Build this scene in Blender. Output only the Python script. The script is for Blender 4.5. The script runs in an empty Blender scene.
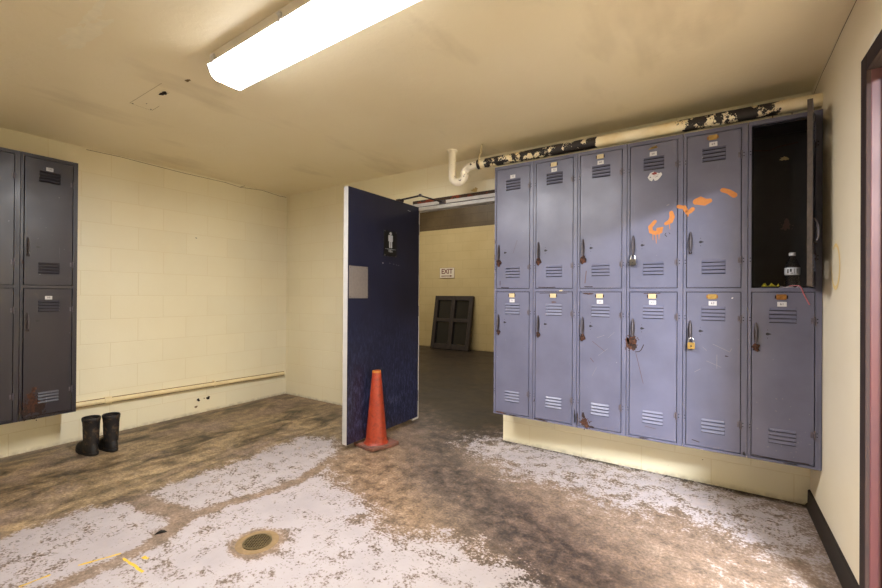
import bpy, bmesh, math, random
import numpy as np
from mathutils import Vector, Matrix, noise as mnoise
random.seed(7)
S = bpy.context.scene
COL = S.collection
PI = math.pi

# ---------------------------------------------------------------- colours and node helpers
def lin(r, g, b):
    f = lambda c: (c / 255 / 12.92) if c / 255 <= .04045 else ((c / 255 + .055) / 1.055) ** 2.4
    return (f(r), f(g), f(b), 1)

class NT:
    def __init__(s, name):
        s.m = bpy.data.materials.new(name); s.m.use_nodes = True
        s.t = s.m.node_tree; s.n = s.t.nodes; s.l = s.t.links
        s.bsdf = s.n['Principled BSDF']; s.out = s.n['Material Output']
        s._co = None
    def node(s, typ, **kw):
        n = s.n.new(typ)
        for k, v in kw.items():
            if k.startswith('i_'):
                n.inputs[int(k[2:])].default_value = v
            else:
                setattr(n, k, v)
        return n
    def link(s, a, b): s.l.new(a, b)
    def coord(s):
        if s._co is None: s._co = s.n.new('ShaderNodeTexCoord').outputs['Object']
        return s._co
    def mapping(s, scale=(1, 1, 1), loc=(0, 0, 0), rot=(0, 0, 0), src=None):
        n = s.n.new('ShaderNodeMapping')
        n.inputs['Scale'].default_value = scale; n.inputs['Location'].default_value = loc; n.inputs['Rotation'].default_value = rot
        s.link(src or s.coord(), n.inputs['Vector']); return n.outputs['Vector']
    def noise(s, scale, detail=4, rough=.55, src=None, dist=0):
        n = s.n.new('ShaderNodeTexNoise'); n.inputs['Scale'].default_value = scale
        n.inputs['Detail'].default_value = detail; n.inputs['Roughness'].default_value = rough
        n.inputs['Distortion'].default_value = dist
        s.link(src or s.coord(), n.inputs['Vector']); return n.outputs['Fac']
    def ramp(s, fac, a, b, inter='LINEAR'):
        n = s.n.new('ShaderNodeMapRange'); n.inputs[1].default_value = a; n.inputs[2].default_value = b
        n.interpolation_type = 'SMOOTHSTEP' if inter == 'S' else 'LINEAR'
        s.link(fac, n.inputs[0]); return n.outputs[0]
    def math(s, op, a, b=None, clamp=False):
        n = s.n.new('ShaderNodeMath'); n.operation = op; n.use_clamp = clamp
        for i, v in enumerate((a, b)):
            if v is None: continue
            if isinstance(v, (int, float)): n.inputs[i].default_value = v
            else: s.link(v, n.inputs[i])
        return n.outputs[0]
    def mix(s, fac, a, b, mode='MIX'):
        n = s.n.new('ShaderNodeMix'); n.data_type = 'RGBA'; n.blend_type = mode
        ins = [n.inputs['Factor']] + [i for i in n.inputs if i.type == 'RGBA']
        for i, v in zip(ins, (fac, a, b)):
            if isinstance(v, (int, float, tuple)): i.default_value = v
            else: s.link(v, i)
        return [o for o in n.outputs if o.type == 'RGBA'][0]
    def color(s, c):
        if isinstance(c, tuple): s.bsdf.inputs['Base Color'].default_value = c
        else: s.link(c, s.bsdf.inputs['Base Color'])
    def set(s, **kw):
        for k, v in kw.items():
            i = s.bsdf.inputs[k.replace('_', ' ')]
            if isinstance(v, (int, float, tuple)): i.default_value = v
            else: s.link(v, i)
    def bump(s, h, strength=.3, dist=.01, normal=None):
        n = s.n.new('ShaderNodeBump'); n.inputs['Strength'].default_value = strength; n.inputs['Distance'].default_value = dist
        s.link(h, n.inputs['Height'])
        if normal: s.link(normal, n.inputs['Normal'])
        s.link(n.outputs[0], s.bsdf.inputs['Normal']); return n.outputs[0]

def plain(name, c, rough=.5, metal=0, var=.0, nscale=40, bump=0):
    t = NT(name)
    if var:
        f = t.noise(nscale, 5)
        d = tuple(max(0, x * (1 - var)) for x in c[:3]) + (1,); e = tuple(min(1, x * (1 + var)) for x in c[:3]) + (1,)
        t.color(t.mix(t.ramp(f, .3, .7), d, e))
        if bump: t.bump(f, bump, .002)
    else: t.color(c)
    t.set(Roughness=rough, Metallic=metal)
    return t.m

M = {}
# painted block wall: cream gloss paint over concrete masonry, thin joints show through
def block_wall(name, axis, base, dark, jz=.165, strength=.35, joint=.92, grime=True):
    t = NT(name)
    co = t.coord()
    sep = t.node('ShaderNodeSeparateXYZ'); t.link(co, sep.inputs[0])
    cmb = t.node('ShaderNodeCombineXYZ')
    t.link(sep.outputs['X' if axis == 'x' else 'Y'], cmb.inputs[0])
    t.link(t.math('SUBTRACT', sep.outputs['Z'], jz), cmb.inputs[1])
    b = t.node('ShaderNodeTexBrick'); t.link(cmb.outputs[0], b.inputs['Vector'])
    b.inputs['Scale'].default_value = 1; b.inputs['Brick Width'].default_value = .406; b.inputs['Row Height'].default_value = .203
    b.inputs['Mortar Size'].default_value = .0035; b.inputs['Mortar Smooth'].default_value = .6
    b.inputs['Color1'].default_value = (1, 1, 1, 1); b.inputs['Color2'].default_value = (.965, .965, .965, 1); b.inputs['Mortar'].default_value = (joint, joint * .97, joint * .9, 1)
    n1 = t.noise(1.3, 4); n2 = t.noise(60, 6, .6)
    c = t.mix(t.ramp(n1, .3, .75), base, dark)
    c = t.mix(1.0, c, b.outputs['Color'], 'MULTIPLY')
    if grime:   # scuffed dirt along the foot of the wall
        gm = t.math('MULTIPLY', t.ramp(sep.outputs['Z'], .035, .0), t.ramp(t.noise(22, 5), .3, .65))
        c = t.mix(t.math('MULTIPLY', gm, .5), c, lin(95, 75, 45))
        sp = t.ramp(t.noise(55, 3), .74, .78)
        c = t.mix(t.math('MULTIPLY', sp, t.ramp(sep.outputs['Z'], .6, .0)), c, lin(120, 95, 60))
    t.color(c)
    h = t.math('ADD', t.math('MULTIPLY', b.outputs['Fac'], -1.0), t.math('MULTIPLY', n2, .35))
    t.bump(h, strength, .004); t.set(Roughness=.42)
    return t.m
M['wall_x'] = block_wall('cream_block_paint_x', 'x', lin(238, 230, 203), lin(232, 221, 189))
M['wall_y'] = block_wall('cream_block_paint_y', 'y', lin(238, 230, 203), lin(232, 221, 189))
M['far_wall'] = block_wall('tan_block_paint', 'x', lin(212, 192, 146), lin(198, 176, 128), joint=.8)
M['upper_block'] = block_wall('dark_grey_brown_block', 'x', lin(128, 108, 78), lin(88, 70, 48), joint=.55, grime=False)  # darker grey-brown block for the upper courses
t = NT('right_wall_plaster'); n = t.noise(1.5, 4); f = t.noise(30, 6)
t.color(t.mix(t.ramp(n, .3, .7), lin(234, 224, 200), lin(227, 214, 186))); t.bump(f, .15, .004); t.set(Roughness=.45); M['plaster'] = t.m
t = NT('ceiling_paint'); n = t.noise(.9, 5); f = t.noise(26, 7, .62, dist=.6); g = t.noise(5, 3)
c = t.mix(t.ramp(n, .3, .72), lin(240, 228, 198), lin(233, 219, 184))
c = t.mix(t.math('MULTIPLY', t.ramp(t.noise(2.2, 4, src=t.mapping((1, .35, 1))), .58, .75), .35), c, lin(150, 122, 74))
t.color(c); t.bump(t.math('ADD', t.math('MULTIPLY', f, .5), g), .28, .012); t.set(Roughness=.38); M['ceiling'] = t.m
M['ceiling_patch'] = plain('ceiling_patch_paint', lin(172, 152, 104), .5)
M['ceiling_scuff'] = plain('ceiling_scuff_paint', lin(238, 228, 200), .5, var=.05, nscale=20)
M['hole'] = plain('dark_hole', lin(38, 28, 18), .9)
M['stain'] = plain('brown_wall_stain', lin(196, 172, 118), .6, var=.1, nscale=30)
M['crack'] = plain('crack_line', lin(120, 98, 62), .9)
M['plaster_scuff'] = plain('bare_plaster', lin(232, 228, 216), .8, var=.1)
M['spray_pale'] = plain('faded_orange_spray', lin(234, 206, 140), .6)

# floor: concrete with worn white paint, grease tracks and ochre dirt, a little painted light and shade; masks sit in a point attribute
t = NT('worn_painted_concrete')
at = t.node('ShaderNodeAttribute'); at.attribute_name = 'wear'; at.attribute_type = 'GEOMETRY'
sp = t.node('ShaderNodeSeparateColor'); t.link(at.outputs['Color'], sp.inputs[0])
W, D, Lb = sp.outputs[0], sp.outputs[1], sp.outputs[2]; O = at.outputs['Alpha']
n1 = t.noise(2.2, 8, .62); n2 = t.noise(11, 8, .68); n3 = t.noise(70, 6, .7)
streak = t.noise(3.2, 7, .65, src=t.mapping((1.7, .7, 1), rot=(0, 0, math.radians(10))), dist=.8)
streak2 = t.noise(3.0, 8, .68, src=t.mapping((.8, 2.6, 1), rot=(0, 0, math.radians(24))), dist=.5)
base = t.mix(t.ramp(n1, .3, .7), lin(108, 90, 76), lin(140, 122, 107))
base = t.mix(t.ramp(streak2, .35, .7), base, lin(128, 108, 93))
och = t.mix(t.ramp(n2, .3, .7), lin(108, 86, 66), lin(142, 119, 96))
base = t.mix(O, base, och)
lb = t.mix(t.ramp(streak, .38, .6), lin(60, 47, 34), lin(148, 126, 96))
lb = t.mix(t.ramp(n1, .5, .66), lb, lin(136, 116, 100))
base = t.mix(Lb, base, lb)
dk = t.mix(t.ramp(n2, .36, .64), lin(48, 38, 33), lin(94, 77, 66))
dm = t.math('ADD', D, t.math('MULTIPLY', t.math('SUBTRACT', n1, .5), 1.1))
dm = t.math('ADD', dm, t.math('MULTIPLY', t.math('SUBTRACT', n2, .5), .5))
base = t.mix(t.math('MULTIPLY', t.ramp(dm, .1, .85), t.ramp(D, 0, .12)), base, dk)
wm = t.math('ADD', W, t.math('MULTIPLY', t.math('SUBTRACT', n1, .5), .8))
wm = t.math('ADD', wm, t.math('MULTIPLY', t.math('SUBTRACT', n2, .5), 1.9))
wm = t.math('ADD', wm, t.math('MULTIPLY', t.math('SUBTRACT', n3, .5), 1.9))
wmask = t.math('MULTIPLY', t.ramp(wm, .42, .62), t.ramp(W, .0, .12))
wh = t.mix(t.ramp(n1, .3, .7), lin(170, 161, 161), lin(152, 143, 143))
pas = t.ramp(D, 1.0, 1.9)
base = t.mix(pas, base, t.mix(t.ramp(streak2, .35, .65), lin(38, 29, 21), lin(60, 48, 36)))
mot = t.node('ShaderNodeMapRange', i_1=.33, i_2=.67, i_3=.58, i_4=1.38); t.link(n2, mot.inputs[0])
mot3 = t.node('ShaderNodeMapRange', i_1=.34, i_2=.66, i_3=.58, i_4=1.4); t.link(n3, mot3.inputs[0])
base = t.mix(1.0, base, t.mix(1.0, mot.outputs[0], mot3.outputs[0], 'MULTIPLY'), 'MULTIPLY')
base = t.mix(wmask, base, wh)
spk = t.ramp(t.noise(48, 3, .6), .70, .76)
base = t.mix(t.math('MULTIPLY', spk, .5), base, lin(96, 80, 66))
t.color(base); t.bump(t.math('ADD', t.math('MULTIPLY', n3, .5), t.math('MULTIPLY', wmask, .5)), .22, .003)
t.set(Roughness=t.ramp(n1, .2, .8)); 
rr = t.node('ShaderNodeMapRange', i_1=.2, i_2=.8, i_3=.38, i_4=.62); t.link(n1, rr.inputs[0]); t.set(Roughness=rr.outputs[0])
M['floor'] = t.m
M['floor_plain'] = plain('plain_concrete', lin(150, 138, 122), .6, var=.15, nscale=6)
M['yellow_line'] = plain('yellow_floor_paint', lin(204, 166, 52), .6, var=.12, nscale=30)

# steel paints
def steel_paint(name, c, c2, rough=.38, chips=True):
    t = NT(name)
    info = t.node('ShaderNodeObjectInfo')
    off = t.node('ShaderNodeVectorMath', operation='ADD'); t.link(t.coord(), off.inputs[0])
    cx = t.node('ShaderNodeCombineXYZ'); t.link(t.math('MULTIPLY', info.outputs['Random'], 37.0), cx.inputs[0]); t.link(cx.outputs[0], off.inputs[1])
    v = off.outputs[0]
    n = t.noise(3.5, 5, src=v); f = t.noise(90, 5, .6, src=v)
    c = t.mix(t.ramp(n, .3, .7), c, c2)
    if chips:
        ch = t.ramp(t.noise(62, 2, .5, src=v), .735, .76)
        ch = t.math('MULTIPLY', ch, t.ramp(t.noise(5, 2, src=v), .42, .62))
        c = t.mix(t.math('MULTIPLY', ch, .7), c, lin(140, 138, 146))
        dr = t.math('MULTIPLY', t.ramp(t.noise(40, 4, .7, src=v), .72, .76), t.ramp(t.noise(3, 2, src=v), .5, .6))
        c = t.mix(t.math('MULTIPLY', dr, .8), c, lin(58, 42, 36))
        scr = t.ramp(t.noise(9, 6, .75, src=t.mapping((7, 1, .35), src=v), dist=.3), .66, .72)
        c = t.mix(t.math('MULTIPLY', scr, .4), c, lin(128, 126, 142))
    t.color(c)
    wob = t.noise(7, 2, src=v)
    t.bump(t.math('ADD', t.math('MULTIPLY', f, .12), wob), .12, .006)
    rg = t.node('ShaderNodeMapRange', i_1=.3, i_2=.7, i_3=rough - .06, i_4=rough + .1); t.link(n, rg.inputs[0])
    t.set(Roughness=rg.outputs[0])
    return t.m
M['locker'] = steel_paint('blue_grey_locker_paint', lin(97, 97, 117), lin(82, 82, 100))
M['locker_dark'] = steel_paint('dark_purple_grey_locker_paint', lin(36, 29, 41), lin(29, 23, 33))
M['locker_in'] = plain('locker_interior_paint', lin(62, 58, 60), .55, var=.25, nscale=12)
M['seam'] = plain('dark_gap', lin(14, 12, 14), .9)  # near-black for painted gap shade, also rivet and screw dots
M['door_edge_rust'] = plain('worn_door_edge', lin(112, 98, 90), .55, var=.25, nscale=60)
t = NT('rust'); n = t.noise(70, 6, .7); m = t.noise(22, 4)
c = t.mix(t.ramp(n, .35, .65), lin(58, 32, 20), lin(132, 74, 44)); c = t.mix(t.ramp(m, .55, .72), c, lin(168, 108, 76))
t.color(c); t.bump(n, .6, .003); t.set(Roughness=.85); M['rust'] = t.m
M['rust_dark'] = plain('dark_rust', lin(66, 38, 26), .85, var=.35, nscale=90, bump=.4)
M['spray'] = plain('orange_spray_paint', lin(228, 140, 50), .5, var=.1, nscale=60)
M['scratch'] = plain('scratch_mark', lin(84, 66, 66), .7)
M['scratch_light'] = plain('light_scratch', lin(196, 192, 200), .6)
M['handle'] = plain('handle_steel', lin(132, 122, 130), .5, .3, var=.3, nscale=60)
M['handle_dark'] = plain('dark_handle_plate', lin(52, 44, 46), .5, .4, var=.3, nscale=60)
M['hinge'] = plain('worn_hinge_steel', lin(116, 106, 116), .5, .1, var=.35, nscale=90)
M['brass'] = plain('brass_plate', lin(214, 174, 96), .38, .5, var=.2, nscale=80)
M['brass_dark'] = plain('tarnished_brass', lin(136, 92, 42), .45, .5, var=.35, nscale=80)
M['cream_plate'] = plain('painted_over_plate', lin(228, 206, 158), .5, var=.12, nscale=90)
M['sticker'] = plain('white_sticker', lin(232, 230, 232), .5)
M['ink'] = plain('black_ink', lin(30, 28, 32), .6)
M['red_ink'] = plain('red_ink', lin(170, 52, 44), .5)
M['steel'] = plain('padlock_steel', lin(188, 186, 186), .25, .9)
M['lock_body'] = plain('padlock_dark_body', lin(120, 112, 104), .3, .8, var=.2)
# doors
t = NT('navy_gloss_paint'); n = t.noise(4, 4); f = t.noise(30, 6, .7, src=t.mapping((1, 4, .6))); z = t.node('ShaderNodeSeparateXYZ'); t.link(t.coord(), z.inputs[0])
c = t.mix(t.ramp(n, .3, .7), lin(18, 19, 38), lin(23, 25, 46))
sheen = t.math('MULTIPLY', t.ramp(t.noise(26, 6, .75, src=t.mapping((1, 3, .8))), .47, .64), t.ramp(z.outputs['Z'], 1.1, .35))  # pale brush streaks low on the door paint in a reflected sheen
c = t.mix(t.math('MULTIPLY', sheen, .7), c, lin(78, 82, 118)); t.color(c)
t.bump(f, .16, .004); t.set(Roughness=.33); M['navy'] = t.m
M['white_edge'] = plain('white_door_edge', lin(176, 172, 168), .5, var=.06, nscale=20)
M['white_frame'] = plain('white_frame_paint', lin(204, 202, 200), .45, var=.1, nscale=14)
t = NT('rusty_lintel'); c = t.mix(t.ramp(t.noise(9, 5, .6), .53, .57), lin(94, 74, 58), lin(176, 82, 48)); t.color(c); t.set(Roughness=.85); M['lintel'] = t.m
M['alu'] = plain('brushed_plate', lin(176, 164, 158), .34, .55, var=.06, nscale=60)
M['sign_black'] = plain('sign_black', lin(22, 22, 26), .35)
M['sign_grey'] = plain('sign_silver', lin(190, 190, 196), .4)
M['exit_white'] = plain('exit_sign_white', lin(236, 226, 210), .5)
M['exit_red'] = plain('exit_sign_red', lin(158, 40, 34), .5)
M['maroon'] = steel_paint('maroon_gloss_paint', lin(66, 26, 31), lin(57, 21, 26), .5, False)
M['brown'] = plain('dark_brown_paint', lin(34, 15, 12), .85, var=.2, nscale=14)
M['cove'] = plain('dark_rubber_cove', lin(36, 26, 23), .55, var=.25, nscale=16)
# pipe paints
t = NT('peeling_cream_pipe_paint'); sx = t.node('ShaderNodeSeparateXYZ'); t.link(t.coord(), sx.inputs[0])
mr = t.ramp(sx.outputs['X'], -1.65, .48)
cr = t.node('ShaderNodeValToRGB'); t.link(mr, cr.inputs[0]); e = cr.color_ramp
def px(x): return (x + 1.65) / 2.13
stops = [(-1.65, .1), (-1.51, .12), (-1.49, .5), (-1.2, .53), (-.95, .56), (-.72, .56), (-.655, .58), (-.63, .0), (-.28, .05), (-.22, .44), (-.17, .44), (-.13, .6), (-.06, .6), (-.03, .46), (.05, .48), (.1, .6), (.28, .56), (.34, .2), (.47, .15)]
e.elements[0].position = px(stops[0][0]); e.elements[0].color = (stops[0][1],) * 3 + (1,)
e.elements[1].position = px(stops[-1][0]); e.elements[1].color = (stops[-1][1],) * 3 + (1,)
for x, v in stops[1:-1]:
    q = e.elements.new(px(x)); q.color = (v, v, v, 1)
nn = t.noise(17, 7, .68); 
blk = t.math('LESS_THAN', nn, cr.outputs[0])
pc = t.mix(t.ramp(t.noise(5, 3), .4, .65), lin(238, 228, 200), lin(220, 198, 150))
t.color(t.mix(blk, pc, lin(28, 22, 24))); t.bump(blk, -.6, .004); t.set(Roughness=.5); M['pipe'] = t.m
t = NT('cream_trap_paint'); b = t.math('LESS_THAN', t.noise(26, 4), .36); t.color(t.mix(b, lin(238, 230, 212), lin(60, 46, 40))); t.set(Roughness=.45); M['trap'] = t.m
M['pipe_black'] = plain('black_pipe_joint', lin(30, 24, 24), .6)
M['wire'] = plain('cream_wire', lin(214, 194, 150), .5)
M['conduit'] = plain('cream_conduit_paint', lin(232, 214, 170), .45, var=.05)
M['conduit_rust_shade'] = plain('rust_and_shade_line', lin(118, 86, 48), .8, var=.3, nscale=30)  # serves the rust line and the painted shadow line of the conduit
# lamp
t = NT('lit_diffuser'); t.set(Base_Color=(.9, .9, .88, 1), Emission_Color=(.985, .985, 1.0, 1), Emission_Strength=33.0); M['lamp'] = t.m
t = NT('lit_diffuser_side'); t.set(Base_Color=(.9, .9, .88, 1), Emission_Color=(.985, .985, 1.0, 1), Emission_Strength=1.2); M['lamp_side'] = t.m
M['lamp_body'] = plain('lamp_housing_white', lin(226, 218, 206), .4)
M['lamp_clip'] = plain('lamp_clip_plastic', lin(206, 204, 206), .4)
# cone, boots, drain, bottle
t = NT('dirty_orange_plastic'); n = t.noise(9, 6, .7); m = t.noise(45, 5, .7)
c = t.mix(t.ramp(n, .35, .7), lin(224, 84, 44), lin(196, 66, 36)); c = t.mix(t.math('MULTIPLY', t.ramp(m, .5, .7), .6), c, lin(110, 58, 44)); t.color(c); t.set(Roughness=.5); M['cone'] = t.m
M['cone_tip'] = plain('yellow_orange_tip', lin(232, 142, 52), .5)
t = NT('grimy_cone_base'); c = t.mix(t.ramp(t.noise(16, 6, .7), .35, .65), lin(150, 92, 72), lin(112, 84, 74)); t.color(c); t.set(Roughness=.7); M['cone_base'] = t.m
t = NT('muddy_black_rubber'); c = t.mix(t.ramp(t.noise(22, 6, .7), .52, .72), lin(24, 22, 25), lin(104, 80, 58)); t.color(c); t.bump(t.noise(40, 4), .3, .004); t.set(Roughness=.6); M['boot'] = t.m
M['boot_sole'] = plain('black_sole', lin(22, 20, 22), .6)
M['drain'] = plain('drain_bronze', lin(150, 132, 96), .4, .6, var=.25, nscale=60)
M['drain_ring'] = plain('rusty_drain_collar', lin(176, 144, 100), .75, var=.18, nscale=30)
t = NT('clear_plastic'); t.set(Base_Color=(.95, .97, 1, 1), Roughness=.06, IOR=1.33, Transmission_Weight=1.0); M['clear'] = t.m
M['label'] = plain('bottle_label', lin(218, 220, 226), .45)
M['cap'] = plain('white_cap', lin(214, 214, 220), .4)
M['yellow_wrap'] = plain('yellow_wrapper', lin(206, 190, 40), .45, var=.3, nscale=50)
M['pink_cord'] = plain('pink_cord', lin(214, 120, 130), .6, var=.2, nscale=120)
M['crumple'] = plain('crumpled_plastic', lin(196, 190, 200), .3, var=.3, nscale=70)
M['dark_wood'] = plain('dark_stained_wood', lin(50, 42, 42), .55, var=.25, nscale=14)
M['pane'] = plain('dark_pane', lin(26, 24, 26), .22, var=.3, nscale=6)

def tone(k, *names):   # bring small fittings down to the reflectance they have beside the walls
    for nm in names:
        for nd in M[nm].node_tree.nodes:
            for i in nd.inputs:
                if i.type == 'RGBA' and not i.is_linked and (i.name == 'Base Color' or nd.type == 'MIX'):
                    c = i.default_value; i.default_value = (c[0] * k, c[1] * k, c[2] * k, 1)
tone(.62, 'sticker', 'cream_plate', 'label', 'cap', 'alu', 'steel', 'yellow_wrap', 'pink_cord', 'sign_grey')
tone(.5,  'brass', 'hinge', 'spray', 'cone_tip', 'drain', 'drain_ring', 'crumple', 'lock_body', 'red_ink', 'door_edge_rust', 'lintel')
tone(.34, 'scratch_light', 'rust', 'rust_dark', 'handle', 'ink')
tone(.5, 'exit_red')
tone(.43, 'cone')
tone(.72, 'cone_base')
tone(.72, 'wire', 'boot', 'upper_block', 'cove', 'locker_in')
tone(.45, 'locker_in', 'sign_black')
# ---------------------------------------------------------------- mesh builder
class MB:
    def __init__(s): s.b = bmesh.new(); s.m = []
    def mi(s, k):
        if k not in s.m: s.m.append(k)
        return s.m.index(k)
    def poly(s, pts, k):
        f = s.b.faces.new([s.b.verts.new(p) for p in pts]); f.material_index = s.mi(k); return f
    def box(s, x0, x1, y0, y1, z0, z1, k):
        v = [s.b.verts.new((x, y, z)) for x in (x0, x1) for y in (y0, y1) for z in (z0, z1)]
        for q in ((0, 1, 3, 2), (4, 6, 7, 5), (0, 4, 5, 1), (2, 3, 7, 6), (0, 2, 6, 4), (1, 5, 7, 3)):
            f = s.b.faces.new([v[i] for i in q]); f.material_index = s.mi(k)
    def rings(s, rings, k, cap0=True, cap1=True, closed=True):
        R = [[s.b.verts.new(p) for p in r] for r in rings]; n = len(R[0])
        for a, b in zip(R, R[1:]):
            for i in range(n if closed else n - 1):
                f = s.b.faces.new((a[i], a[(i + 1) % n], b[(i + 1) % n], b[i])); f.material_index = s.mi(k)
        if cap0: f = s.b.faces.new(R[0][::-1]); f.material_index = s.mi(k)
        if cap1: f = s.b.faces.new(R[-1]); f.material_index = s.mi(k)
    def tube(s, path, r, k, n=12, cap=True):
        P = [Vector(p) for p in path]; rs = r if isinstance(r, (list, tuple)) else [r] * len(P); R = []
        up = None
        for i, p in enumerate(P):
            d = (P[min(i + 1, len(P) - 1)] - P[max(i - 1, 0)]).normalized()
            if up is None:
                up = Vector((0, 0, 1)) if abs(d.z) < .9 else Vector((0, 1, 0))
            x = d.cross(up).normalized(); up = x.cross(d).normalized()
            R.append([p + (x * math.cos(a) + up * math.sin(a)) * rs[i] for a in (2 * PI * j / n for j in range(n))])
        s.rings(R, k, cap, cap)
    def lathe(s, prof, k, c=(0, 0, 0), n=28, cap0=True, cap1=True):
        s.rings([[(c[0] + r * math.cos(2 * PI * j / n), c[1] + r * math.sin(2 * PI * j / n), c[2] + z) for j in range(n)] for r, z in prof], k, cap0, cap1)
    def disc(s, c, r, axis, k, n=10, off=0):
        # flat disc; axis gives the normal direction
        a = Vector(axis).normalized(); u = a.orthogonal().normalized(); v = a.cross(u); c = Vector(c)
        s.poly([c + (u * math.cos(2 * PI * j / n) + v * math.sin(2 * PI * j / n)) * r for j in range(n)], k)
    def lay(s):
        s.layer = getattr(s, 'layer', 0) + 1
        return s.layer * 4e-5
    def stroke(s, pts, w, k, to3, n=10):
        # flat painted ribbon with round ends; to3 maps (u, v, lift) to 3-D
        d = s.lay(); N = len(pts); ws = list(w) if isinstance(w, (list, tuple)) else [w] * N
        P = [Vector(p) for p in pts]; pr = None
        for i in range(N):
            t = (P[min(i + 1, N - 1)] - P[max(i - 1, 0)]).normalized(); q = Vector((-t.y, t.x)) * ws[i] / 2
            cur = (s.b.verts.new(to3(*(P[i] + q), d)), s.b.verts.new(to3(*(P[i] - q), d)))
            if pr: f = s.b.faces.new((pr[0], pr[1], cur[1], cur[0])); f.material_index = s.mi(k)
            if i in (0, N - 1):
                sg = -1 if i == 0 else 1; a0 = math.atan2(q.y, q.x)
                arcp = [to3(P[i].x + ws[i] / 2 * math.cos(a0 - sg * PI * j / n), P[i].y + ws[i] / 2 * math.sin(a0 - sg * PI * j / n), d) for j in range(1, n)]
                f = s.b.faces.new([cur[0]] + [s.b.verts.new(p) for p in arcp] + [cur[1]]); f.material_index = s.mi(k)
            pr = cur
    def blotch(s, c, rx, rz, k, to3, seed=0, n=40, specks=14):
        # ragged flat stain with loose specks round it
        d = s.lay()
        rnd = random.Random(seed); ph = [rnd.uniform(0, 2 * PI) for _ in range(5)]
        rad = lambda a: 1 + .18 * math.sin(2 * a + ph[0]) + .16 * math.sin(3 * a + ph[1]) + .12 * math.sin(7 * a + ph[2]) + .1 * math.sin(12 * a + ph[3])
        pts = []
        for j in range(n):
            a = 2 * PI * j / n; q = rad(a) * rnd.uniform(.86, 1.08)
            pts.append((c[0] + rx * q * math.cos(a), c[1] + rz * q * math.sin(a)))
        for j in range(n): s.poly([to3(*c, d), to3(*pts[j], d), to3(*pts[(j + 1) % n], d)], k)
        for _ in range(specks):
            d = s.lay()
            a = rnd.uniform(0, 2 * PI); q = rnd.uniform(1.0, 1.6); r = rnd.uniform(.05, .16) * min(rx, rz)
            x, z = c[0] + rx * q * math.cos(a), c[1] + rz * q * math.sin(a)
            s.poly([to3(x + r * rnd.uniform(.5, 1.5) * math.cos(b), z + r * rnd.uniform(.5, 1.5) * math.sin(b), d) for b in (0, 1.1, 2.2, 3.3, 4.4, 5.4)], k)
    def text(s, txt, size, k, to3, bold=0):
        cu = bpy.data.curves.new('glyphs', 'FONT'); cu.body = txt; cu.size = size; cu.offset = bold * size; cu.align_x = 'CENTER'; cu.align_y = 'CENTER'; cu.resolution_u = 3
        o = bpy.data.objects.new('glyphs', cu); COL.objects.link(o)
        dg = bpy.context.evaluated_depsgraph_get(); me = bpy.data.meshes.new_from_object(o.evaluated_get(dg))
        vs = [s.b.verts.new(to3(v.co.x, v.co.y)) for v in me.vertices]
        for p in me.polygons:
            try:
                f = s.b.faces.new([vs[i] for i in p.vertices]); f.material_index = s.mi(k)
            except ValueError: pass
        bpy.data.objects.remove(o); bpy.data.curves.remove(cu); bpy.data.meshes.remove(me)
    def build(s, name, parent=None, loc=(0, 0, 0), rot=(0, 0, 0), smooth=35, bevel=0, solid=0, merge=False):
        if merge: bmesh.ops.remove_doubles(s.b, verts=s.b.verts, dist=1e-5)
        bmesh.ops.recalc_face_normals(s.b, faces=s.b.faces)
        me = bpy.data.meshes.new(name); s.b.to_mesh(me); s.b.free()
        for k in s.m: me.materials.append(M[k])
        if smooth:
            me.polygons.foreach_set('use_smooth', [True] * len(me.polygons)); me.set_sharp_from_angle(angle=math.radians(smooth))
        o = bpy.data.objects.new(name, me); COL.objects.link(o)
        o.location = loc; o.rotation_euler = rot
        if parent: o.parent = parent
        if bevel:
            m = o.modifiers.new('bevel', 'BEVEL'); m.width = bevel; m.segments = 2; m.limit_method = 'ANGLE'; m.angle_limit = math.radians(50)
        if solid:
            m = o.modifiers.new('solid', 'SOLIDIFY'); m.thickness = solid; m.offset = -1
        return o

def tag(o, label=None, cat=None, group=None, kind=None):
    if label: o['label'] = label
    if cat: o['category'] = cat
    if group: o['group'] = group
    if kind: o['kind'] = kind
    return o
def empty(name, loc, rz=0):
    o = bpy.data.objects.new(name, None); COL.objects.link(o); o.location = loc; o.rotation_euler = (0, 0, rz); o.empty_display_size = .1
    return o
def struct(o, label=None, cat=None): return tag(o, label, cat, None, 'structure')

# ---------------------------------------------------------------- the room
XL, XR, YB, ZC, YF = -4.308, .478, 3.173, 2.394, -1.2
TH = .2; YC = YB + .1              # block wall thickness
FY = 8.02                          # far wall of the passage
OX0, OX1, OZ = -2.40, -1.449, 2.095   # doorway in the back wall

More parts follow.
